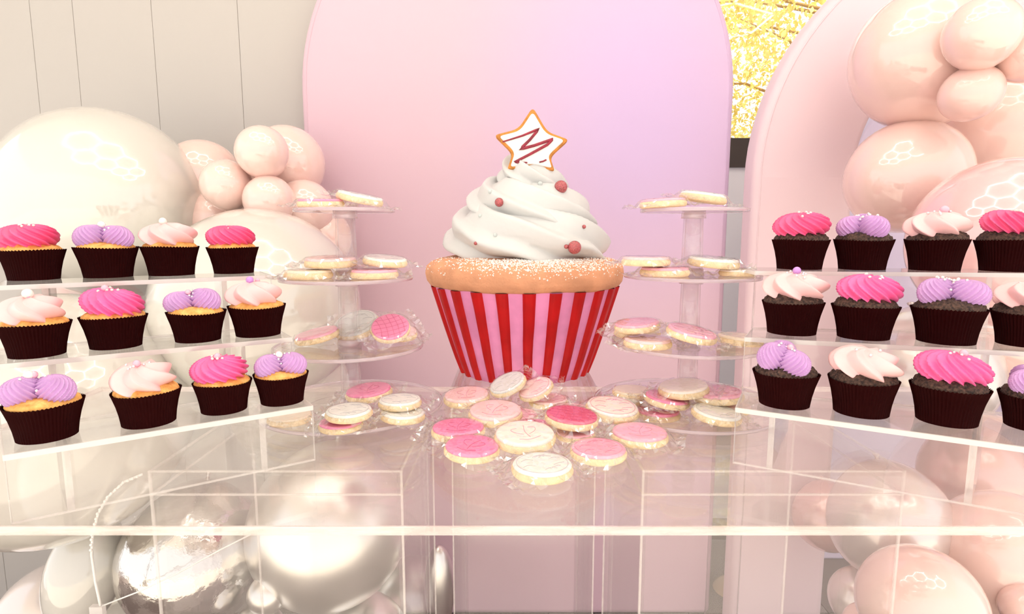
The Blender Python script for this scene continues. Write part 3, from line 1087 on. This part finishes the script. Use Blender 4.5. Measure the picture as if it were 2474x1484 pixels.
GA, GB = 'wrapped biscuits on the stand by the golden cupcakes', 'wrapped biscuits on the stand by the chocolate cupcakes'
for a in [
    # stand by the golden cupcakes, bottom tier upwards
    (700, 998, 112, 'tan', 0.012, 'plain biscuit on the lowest plate, half hidden behind the lilac cupcake', None, 0, 0, 0),
    (823, 1014, 110, 'hot', 0.012, 'hot pink biscuit underneath a white one on the lowest plate', CR_R, 0, 0, 0),
    (843, 990, 116, 'white', 0.012, 'white biscuit stacked on a hot pink one on the lowest plate', MA_G, 2, 0, 1.1),
    (972, 995, 110, 'white', 0.012, 'white marked biscuit low on the lowest plate, nearest the table pile', MA_G, 0, 4, 0),
    (966, 964, 106, 'white', 0.012, 'white biscuit stacked behind on the lowest plate, under clear film', MA_G, 0, 0, 1.1),
    (892, 948, 114, 'hot', 0.012, 'hot pink biscuit leaning at the back of the lowest plate', CR_R, 4, -4, 0.8),
    (768, 815, 112, 'pink', 0.112, 'pink biscuit tilted on the second plate, left of the column', None, 6, -10, 0),
    (864, 806, 114, 'grey', 0.112, 'grey-white biscuit propped steeply on the second plate', MA_G, 26, -8, 0),
    (958, 806, 100, 'pale', 0.112, 'pale pink biscuit lying behind the hot pink one on the second plate', None, 8, 8, 0),
    (944, 797, 96, 'hot', 0.112, 'hot pink biscuit with grid lines propped on the second plate', WV_R, 34, 4, 0.9),
    (745, 656, 116, 'tan', 0.226, 'plain biscuit flat on the third plate, outermost', None, 0, 0, 0),
    (905, 660, 114, 'pink', 0.226, 'pink biscuit flat on the third plate, under a white one', MA_P, 0, 0, 0),
    (800, 643, 128, 'pale', 0.226, 'pale pink biscuit on top of the plain one on the third plate', None, 2, 0, 1.1),
    (930, 637, 108, 'white', 0.226, 'white biscuit sloping on top of the pink one on the third plate', MA_G, 4, 6, 1.1),
    (775, 487, 112, 'hot', 0.336, 'pink biscuit flat on the topmost plate by the peach balloons', None, 3, 0, 0),
    (868, 483, 114, 'white', 0.336, 'white biscuit sloping down on the topmost plate, before the arch', MA_G, 3, 12, 0.05),
]:
    cookie(a[0], a[1], a[2], a[3], a[4], a[5], GA, a[6], a[7], a[8], a[9])
for a in [
    (1505, 957, 92, 'white', 0.012, 'white film-covered biscuit on the lowest plate, nearest the giant cupcake', MA_G, 0, 0, 0),
    (1528, 940, 98, 'tan', 0.012, 'plain biscuit at the back of the lowest plate, half hidden', None, 0, 0, 0.5),
    (1760, 974, 112, 'pale', 0.012, 'pale pink biscuit under another at the outer side of the lowest plate', None, 0, 3, 0),
    (1590, 988, 110, 'hot', 0.0, 'hot pink biscuit on the table, tucked against the lowest plate', CR_R, 0, 0, 0),
    (1730, 1000, 125, 'white', 0.012, 'white biscuit with grey marks sloping at the front of the lowest plate', MA_G, 3, 6, 0),
    (1610, 965, 112, 'hot', 0.012, 'hot pink biscuit sloping beneath the cream one on the lowest plate', MA_P, 2, 7, 0.4),
    (1735, 950, 128, 'pink', 0.012, 'pink biscuit stacked at the back of the lowest plate', MA_P, 0, -3, 1.3),
    (1652, 938, 124, 'cream', 0.012, 'cream biscuit tilted on top of the lowest plate heap', None, 2, -6, 1.7),
    (1540, 795, 112, 'tan', 0.117, 'plain biscuit under the tilted pink one on the second plate', None, 0, 0, 0),
    (1565, 818, 118, 'pale', 0.117, 'pale biscuit flat at the front of the second plate', None, 0, 0, 0),
    (1540, 784, 112, 'pink', 0.117, 'pink biscuit tilted on top at the left of the second plate', MA_P, 2, -6, 1.3),
    (1668, 814, 126, 'pink', 0.117, 'pink biscuit sloping down in the middle of the second plate', MA_P, 6, 10, 0.5),
    (1787, 814, 116, 'tan', 0.117, 'plain pale biscuit on the second plate, beside the cupcake riser', None, 0, 4, 0),
    (1606, 656, 118, 'pink', 0.229, 'pink biscuit flat at the front of the third plate', MA_P, 0, 0, 0),
    (1560, 640, 116, 'pale', 0.229, 'pale pink biscuit on top at the left of the third plate', None, 0, 0, 1.1),
    (1722, 645, 126, 'white', 0.229, 'white grey-marked biscuit sloping on the third plate', MA_G, 3, 4, 0.6),
    (1782, 652, 84, 'cream', 0.229, 'cream biscuit at the outer rim of the third plate', None, 0, 0, 0),
    (1602, 492, 112, 'pink', 0.336, 'pink biscuit flat on the topmost plate before the lilac fabric', None, 0, -3, 0),
    (1697, 478, 116, 'white', 0.336, 'white biscuit sloping on top of the topmost plate before the lilac fabric', MA_G, 2, 8, 0.35),
]:
    cookie(a[0], a[1], a[2], a[3], a[4], a[5] if 'fabric' in a[5] else a[5] + ', chocolate side', GB, a[6], a[7], a[8], a[9])

# ------------------------------------------------------------------ giant display cupcake
GC = Vector((0.028, 1.262, TAB - 0.003))
g = empty('giant_cupcake', GC)
tag(g, 'giant display cupcake with red striped base, white cream and a star biscuit on top', 'display cupcake')
K = 1.262 / F_PX * 1.02        # metres per photo pixel at its axis, roughly
RB, RT, HB = 0.137, 0.198, 0.190
nst = 24
v, f = [], []
nseg = nst * 8
for j in range(13):
    s = j / 12
    R0 = RB + (RT - RB) * s ** 0.92
    for i in range(nseg):
        a = 2 * PI * i / nseg
        ph = (i % 8) / 8.0
        fl_ = 0.0032 * abs(math.sin(PI * ph)) ** 0.6
        v.append(((R0 + fl_ - 0.003) * math.cos(a), (R0 + fl_ - 0.003) * math.sin(a), HB * s))
for j in range(12):
    for i in range(nseg):
        f.append((j * nseg + i, j * nseg + (i + 1) % nseg, (j + 1) * nseg + (i + 1) % nseg, (j + 1) * nseg + i))
f.append(tuple(range(nseg - 1, -1, -1)))
MB().add(v, f).build('striped_base', M['g_pink'], g, True)
base_o = g.children[0]
rs = random.Random(2)
for k in range(nst):
    a0 = 2 * PI * (k + 0.0) / nst - PI / 2 + 0.02
    hw = 2 * PI / nst * 0.25
    wob = [rs.uniform(-0.006, 0.006) for _ in range(7)]
    v, f = [], []
    for j in range(7):
        s = j / 6
        R0 = RB + (RT - RB) * s ** 0.92
        for i in range(6):
            q = i / 5
            a = a0 + (q * 2 - 1) * hw * (1 + 0.12 * s) + wob[j] * 0.6
            pr = 0.0062 if 0 < i < 5 else -0.004
            v.append(((R0 + pr) * math.cos(a), (R0 + pr) * math.sin(a), 0.001 + (HB - 0.002) * s))
    for j in range(6):
        for i in range(5):
            f.append((j * 6 + i, j * 6 + i + 1, (j + 1) * 6 + i + 1, (j + 1) * 6 + i))
    MB().add(v, f).build('red_stripe', M['g_red'], base_o, True)
# sponge bun
prof = [(0.15, HB - 0.004), (0.196, HB - 0.004), (0.209, HB + 0.002), (0.2165, HB + 0.012), (0.219, HB + 0.026), (0.216, HB + 0.041), (0.206, HB + 0.051), (0.190, HB + 0.057), (0.16, HB + 0.062), (0.10, HB + 0.065), (1e-4, HB + 0.066)]


def jit(p):
    q = Vector((p[0] * 14, p[1] * 14, p[2] * 18))
    d = 0.975 + 0.012 * noise.noise(q) + 0.006 * noise.noise(q * 3)
    return (p[0] * d, p[1] * d, p[2] + 0.003 * noise.noise(q * 1.3))


# refine the profile smoothly
pf = []
for i in range(len(prof) - 1):
    for s in (0, 1 / 3, 2 / 3):
        pf.append((prof[i][0] * (1 - s) + prof[i + 1][0] * s, prof[i][1] * (1 - s) + prof[i + 1][1] * s))
pf.append(prof[-1])
v, f = lathe(pf, 120, jit)
sponge_o = MB().add(v, f).build('sponge', M['g_sponge'], g, True)
bv = BVHTree.FromPolygons([Vector(p) for p in v], f)
sb = MB()
rs = random.Random(11)
n = 0
while n < 2600:
    a = -PI / 2 + rs.gauss(0.12, 0.75)
    rr = rs.uniform(0.165, 0.219)
    if rs.random() > math.exp(-((a + PI / 2 - 0.15) / 0.7) ** 2) + 0.18:
        continue
    if rr > 0.213 and rs.random() < 0.7:
        continue
    h = bv.ray_cast(Vector((rr * math.cos(a), rr * math.sin(a), 1)), Vector((0, 0, -1)))
    n += 1
    if h[0] is None:
        continue
    s = rs.uniform(0.0006, 0.0014)
    e = Euler((rs.uniform(0, 6), rs.uniform(0, 6), 0)).to_matrix()
    q = [h[0] + h[1] * s * 0.4 + e @ Vector(p) * s for p in ((1, 1, 1), (-1, -1, 1), (-1, 1, -1), (1, -1, -1))]
    sb.add(q, [(0, 1, 2), (0, 3, 1), (0, 2, 3), (1, 3, 2)])
o = sb.build('sugar_crystals', M['sugar'], sponge_o)
o['kind'] = 'stuff'
# cream
HC = 0.219
Zc0 = HB + 0.05
# a thick piped rope of cream with a five-lobed section, wound upwards in a shrinking spiral around a core
v, f = [], []
NP, NC = 420, 80
TURNS = 2.75
for k in range(NP + 1):
    t_ = k / NP
    th_ = 0.55 - 2 * PI * TURNS * t_                     # winds up towards the left at the front
    rr = 0.064 * (1 - 0.42 * t_) * (1 if t_ < 0.93 else max(0.12, 1 - ((t_ - 0.93) / 0.07) ** 2 * 0.9))
    rc = 0.114 * (1 - t_ ** 1.75) + 0.002
    zc = Zc0 + 0.036 + (HC - 0.048) * t_ ** 1.12
    wav = 0.006 * math.sin(7 * th_ + 0.6) * max(0, 1 - t_ * 2.5)
    tw = 1.15 * th_ * 2.0 + 1.1
    for c in range(NC):
        ph = 2 * PI * c / NC
        q = ((6 * ph + tw * 2.4) / (2 * PI)) % 1.0
        lob = (q / 0.72) ** 1.4 if q < 0.72 else (1 - (q - 0.72) / 0.28) ** 0.9
        nz = noise.noise(Vector((math.cos(th_) * 3, math.sin(th_) * 3, ph + 4 * t_))) * 0.05
        r_ = rr * (0.78 + 0.38 * lob + nz)
        rad = rc + r_ * math.cos(ph) * 1.02
        z = zc + r_ * math.sin(ph) * 0.92 + wav * (1 if math.sin(ph) < 0.3 else 0.3) + r_ * math.cos(ph) * -0.30
        v.append((rad * math.cos(th_), rad * math.sin(th_), max(Zc0 - 0.012, z)))
for k in range(NP):
    for c in range(NC):
        f.append((k * NC + c, k * NC + (c + 1) % NC, (k + 1) * NC + (c + 1) % NC, (k + 1) * NC + c))
f.append(tuple(range(NC - 1, -1, -1)))
f.append(tuple(NP * NC + c for c in range(NC)))
core_v, core_f = lathe([(0.10, Zc0 - 0.005), (0.125, Zc0 + 0.02), (0.105, Zc0 + 0.08), (0.06, Zc0 + 0.14), (0.015, Zc0 + HC - 0.02), (1e-4, Zc0 + HC - 0.01)], 48)
k0 = len(v)
v += core_v
f += [tuple(i + k0 for i in q) for q in core_f]
cream_o = MB().add(v, f).build('cream', M['g_cream'], g, True)
bvc = BVHTree.FromPolygons([Vector(p) for p in v], f)
for (px, py, rp, nm, mk) in [(1355, 452, 16, 'red_bead', 'ruby'), (1206, 489, 11, 'red_bead', 'ruby'), (1388, 598, 16.5, 'red_bead', 'ruby'), (1368, 596, 5.5, 'red_bead', 'ruby'),
                             (1411, 548, 5, 'red_bead', 'ruby'), (1305, 444, 6, 'silver_bead', 'grey_bead'), (1160, 521, 5, 'silver_bead', 'grey_bead'), (1184, 463, 5.5, 'silver_bead', 'grey_bead'), (1149, 588, 4.5, 'red_bead', 'ruby'), (1196, 568, 5, 'silver_bead', 'grey_bead')]:
    h = bvc.ray_cast(CAM - GC, ray(px, py).normalized())
    if h[0] is None:
        continue
    rm = rp * depth(h[0] + GC) / F_PX
    vv, ff = sphere(rm, 20, 14, h[0] - ray(px, py).normalized() * rm * 0.35)
    MB().add(vv, ff).build(nm, M[mk], cream_o, True)
# star biscuit, standing in the cream
YS = 1.222
star_px = [(1287, 260), (1322, 320), (1375, 339), (1329, 381), (1340, 416), (1285, 404), (1225, 413), (1238, 372), (1193, 328), (1252, 313)]
SP = [on_y(x, y, YS) - GC for x, y in star_px]
cen = sum(SP, Vector()) / 10


def star_loop(k, y, rnd=0.32):
    pts = [Vector((cen.x + (p.x - cen.x) * k, y, cen.z + (p.z - cen.z) * k)) for p in SP]
    out = []
    n_ = len(pts)
    for i in range(n_):
        a, b, c = pts[i - 1], pts[i], pts[(i + 1) % n_]
        rr = 0.20 if i % 2 == 0 else 0.28
        p0, p2 = b.lerp(a, rr), b.lerp(c, rr)
        for s in (0, 0.25, 0.5, 0.75, 1):
            out.append(p0.lerp(b, s).lerp(b.lerp(p2, s), s))
    return out


def loft(loops):
    n_ = len(loops[0])
    v, f = [], []
    for L in loops:
        v += L
    for j in range(len(loops) - 1):
        for i in range(n_):
            f.append((j * n_ + i, j * n_ + (i + 1) % n_, (j + 1) * n_ + (i + 1) % n_, (j + 1) * n_ + i))
    f.append(tuple(range(n_ - 1, -1, -1)))
    f.append(tuple((len(loops) - 1) * n_ + i for i in range(n_)))
    return v, f


yc = YS - GC.y
v, f = loft([star_loop(0.95, yc + 0.011), star_loop(1.0, yc + 0.007), star_loop(1.0, yc - 0.006), star_loop(0.96, yc - 0.010)])
star = MB().add(v, f).build('star_biscuit', M['star_rim'], g)
v, f = loft([star_loop(0.86, yc - 0.008), star_loop(0.87, yc - 0.011), star_loop(0.83, yc - 0.0135)])
MB().add(v, f).build('star_icing', M['star_icing'], star)
dz = [(1214, 343), (1262, 328), (1303, 311), (1280, 338), (1256, 361), (1290, 352), (1336, 336), (1322, 350), (1280, 373), (1243, 392), (1262, 393), (1274, 393)]
D3 = [on_y(x, y, GC.y + yc - 0.0145) - GC for x, y in dz]
sm = []
for i in range(len(D3) - 1):
    for s in (0, 0.25, 0.5, 0.75):
        sm.append(D3[i].lerp(D3[i + 1], s))
sm.append(D3[-1])
MB().add(*tube(sm, 0.0026, 8, taper=lambda s: 1.15 - 0.6 * abs(2 * s - 1) ** 3)).build('drizzle', M['drizzle'], star, True)
D4 = [on_y(x, y, GC.y + yc - 0.0145) - GC for x, y in ((1303, 392), (1312, 390), (1320, 386))]
MB().add(*tube(D4, 0.0017, 6)).build('drizzle', M['drizzle'], star, True)


# ------------------------------------------------------------------ balloons
def balloon_mesh():
    prof = []
    nv_ = 40
    for j in range(nv_ + 1):
        a = -PI / 2 + PI * j / nv_
        r_, z = math.cos(a), math.sin(a)
        if z < 0:
            r_ *= 1 - 0.10 * z * z * 1.0
            z *= 1.10
        prof.append((max(r_, 1e-4), z))
    return lathe(prof, 56)


BV, BF = balloon_mesh()
BAL = {k: me_new('balloon', BV, BF, M[k], True) for k in M if k.startswith('b_') and k != 'b_sand'}
BAL['b_sand'] = me_new('balloon', BV, BF, M['b_sand'], True)
kv, kf = lathe([(1e-4, -1.08), (0.035, -1.09), (0.028, -1.13), (0.05, -1.17), (0.055, -1.19), (0.02, -1.19)], 16)
KNOT = {k: me_new('knot', kv, kf, M[k], True) for k in BAL}
GLEFT, GRIGHT, GSIL = 'balloons of the garland beside the golden cupcakes', 'balloons of the garland on the blush arch', 'silver balloons under the table'


def balloon(px, py, rpx, Y, kind, label, group=None, tail=(0, 1, -0.35), sx=1.0, sz=1.0):
    c = on_y(px, py, Y)
    dd = (c - CAM)
    R = rpx * depth(c) / F_PX
    o = ob('balloon', BAL[kind], None)
    tv = Vector(tail).normalized()
    # local -Z to tail
    q = (-tv).to_track_quat('Z', 'Y')
    o.rotation_euler = q.to_euler()
    o.location = c
    o.scale = (R * sx, R * sx, R * sz)
    tag(o, label, 'balloon', group)
    ob('knot', KNOT[kind], o)
    return o


dn, rt, lf, up_ = (0, 0.5, -1), (1, 0.4, -0.2), (-1, 0.4, -0.2), (0, 0.5, 1)
for a in [
    (254, 492, 222, 1.64, 'b_white', 'huge white balloon, highest and leftmost, above the cupcakes', GLEFT, (0.5, 0.5, -1)),
    (628, 742, 236, 1.52, 'b_white', 'large white balloon behind the topmost hot pink cupcake and the clear stand', GLEFT, (-0.5, 0.6, -0.6)),
    (690, 940, 150, 1.66, 'b_white', 'white balloon low behind the lower plates of the clear stand', GLEFT, (-0.5, 0.6, 0.4)),
    (130, 1010, 300, 1.32, 'b_white', 'huge white balloon low behind the lower cupcake steps', GLEFT, (0.5, 0.8, 0.4)),
    (490, 432, 92, 1.78, 'b_peach', 'peach balloon partly hidden behind the huge white balloon', GLEFT, dn),
    (692, 395, 90, 1.74, 'b_peach', 'peach balloon touching the pink and lilac arch, uppermost at back', GLEFT, dn),
    (633, 367, 62, 1.56, 'b_peach', 'small peach balloon at the top in front of the cluster', GLEFT, dn),
    (547, 446, 60, 1.58, 'b_peach', 'small peach balloon beside the huge white one', GLEFT, dn),
    (650, 484, 60, 1.56, 'b_peach', 'small peach balloon just above the second white balloon', GLEFT, dn),
    (735, 505, 70, 1.66, 'b_peach', 'peach balloon behind the topmost plate of the clear stand', GLEFT, dn),
    (765, 575, 82, 1.72, 'b_peach', 'peach balloon behind the upper column of the clear stand', GLEFT, dn),
    (525, 535, 72, 1.70, 'b_peach', 'peach balloon wedged between the two big white balloons', GLEFT, dn),
    (225, 720, 90, 1.76, 'b_peach', 'peach balloon glimpsed under the top cupcake step', GLEFT, dn),
    # silver and white cluster under the table
    (795, 1275, 188, 1.42, 'b_chrome', 'biggest silver balloon under the table behind the clear plinth', GSIL, up_),
    (470, 1345, 165, 1.40, 'b_foil', 'crinkled silver balloon behind the clear strip under the table', GSIL, up_),
    (645, 1438, 46, 1.28, 'b_chrome', 'small silver balloon between the two big silver ones', GSIL, up_),
    (1003, 1440, 92, 1.60, 'b_chrome', 'silver balloon at the foot of the pink and lilac arch', GSIL, dn),
    (1062, 1420, 30, 1.48, 'b_chrome', 'slim balloon shape standing in for a silver refraction at the cake plinth', GSIL, (0, 0.0, -1), 1.2, 3.6),  # refracted silver at the plinth corner, modelled as a stretched balloon
    (620, 1540, 70, 1.30, 'b_chrome', 'silver balloon low at the floor under the small one', GSIL, up_),
    (880, 1560, 110, 1.42, 'b_chrome', 'silver balloon low at the floor beneath the biggest one', GSIL, up_),
    (205, 1385, 92, 1.36, 'b_white', 'upright white balloon under the table beside the clear strip', GLEFT, (0.15, 0.3, 1), 0.9, 1.5),
    (300, 1395, 90, 1.52, 'b_white', 'white balloon behind the clear strip under the table', GLEFT, up_, 1.0, 1.3),
    (130, 1500, 125, 1.46, 'b_pearl', 'grey pearl balloon lowest by the corner of the wall', GLEFT, up_),
]:
    balloon(*a)
for a in [
    (2222, 148, 152, 1.52, 'b_peach', 'large peach balloon highest on the blush arch', GRIGHT, (0.6, 0.5, -0.6), 1.0, 1.08),
    (2372, 80, 82, 1.30, 'b_peach', 'small peach balloon in front at the top of the arch garland', GRIGHT, (0.4, 0.5, -0.8)),
    (2345, 226, 64, 1.34, 'b_blush', 'small blush balloon under the top small peach one', GRIGHT, (0.9, 0.3, 0.5), 1.0, 1.15),
    (2488, 118, 78, 1.32, 'b_peach', 'small peach balloon cut by the frame at the top', GRIGHT, (0, 1, -0.2)),
    (2190, 428, 132, 1.52, 'b_peach', 'peach balloon in the middle of the arch opening', GRIGHT, (0.8, 0.5, 0.4), 1.0, 1.12),
    (2400, 320, 150, 1.70, 'b_blush', 'blush balloon at the back of the arch garland', GRIGHT, (0, 1, 0)),
    (2428, 590, 205, 1.20, 'b_pink', 'largest pink balloon, in front, with a honeycomb reflection', GRIGHT, (0.6, 0.6, -0.6)),
    (2420, 800, 140, 1.60, 'b_peach', 'peach balloon behind the middle step of chocolate cupcakes', GRIGHT, dn),
    (2240, 900, 150, 1.56, 'b_pearl', 'white pearl balloon behind the bottom step of chocolate cupcakes', GRIGHT, up_),
    (2350, 1150, 115, 1.62, 'b_rose', 'rose pearl balloon behind the clear riser feet', GRIGHT, up_),
    (2150, 1265, 138, 1.42, 'b_pearl', 'white pearl balloon just under the table edge', GRIGHT, up_),
    (2000, 1250, 80, 1.66, 'b_rose', 'rose pearl balloon half hidden behind the blush arch leg', GRIGHT, up_),
    (2425, 1340, 150, 1.30, 'b_peach', 'large peach balloon under the table at the frame edge', GRIGHT, dn),
    (2222, 1462, 138, 1.14, 'b_peach', 'peach balloon nearest the camera under the table', GRIGHT, dn),
    (2080, 1445, 72, 1.42, 'b_pearl', 'small grey pearl balloon beside the blush arch leg', GRIGHT, dn),
    (2482, 1470, 58, 1.16, 'b_peach', 'small peach balloon low at the frame edge', GRIGHT, dn),
    (2090, 1510, 50, 1.22, 'b_peach', 'small peach balloon at the very bottom by the arch leg', GRIGHT, dn),
    (1775, 1455, 62, 2.05, 'b_sand', 'sand coloured balloon in the gap between the two arches', GRIGHT, dn),
]:
    balloon(*a)

# clear balloon strip with its cord, under the table
gs = empty('garland_strip', on_y(240, 1468, 1.16))
tag(gs, 'clear vinyl garland strip looping over the silver balloon', 'garland strip')
go = gs.location.copy()
arc = [(345, 1146), (300, 1165), (262, 1200), (238, 1240), (224, 1290), (221, 1340), (230, 1405), (243, 1466)]
pts = [on_y(x, y, 1.16) - go for x, y in arc]
sm = []
for i in range(len(pts) - 1):
    for s in (0, 0.25, 0.5, 0.75):
        sm.append(pts[i].lerp(pts[i + 1], s))
sm.append(pts[-1])
MB().add(*tube(sm, 0.0028, 6)).build('strip', M['garland'], gs, True)
bead_me = me_new('bead', *sphere(0.0034, 10, 6), M['garland'], True)
for p in sm[1:20:1]:
    ob('strip_stud', bead_me, gs, loc=p + Vector((0, -0.003, 0)))
crd = [on_y(x, y, 1.16) - go for x, y in ((243, 1466), (330, 1432), (430, 1385), (530, 1330), (605, 1292))]
MB().add(*tube(crd, 0.0018, 6)).build('cord', M['garland'], gs, True)
MB().box((-0.018, -0.006, -0.018), (0.010, 0.006, 0.004)).build('clip', M['edge'], gs)
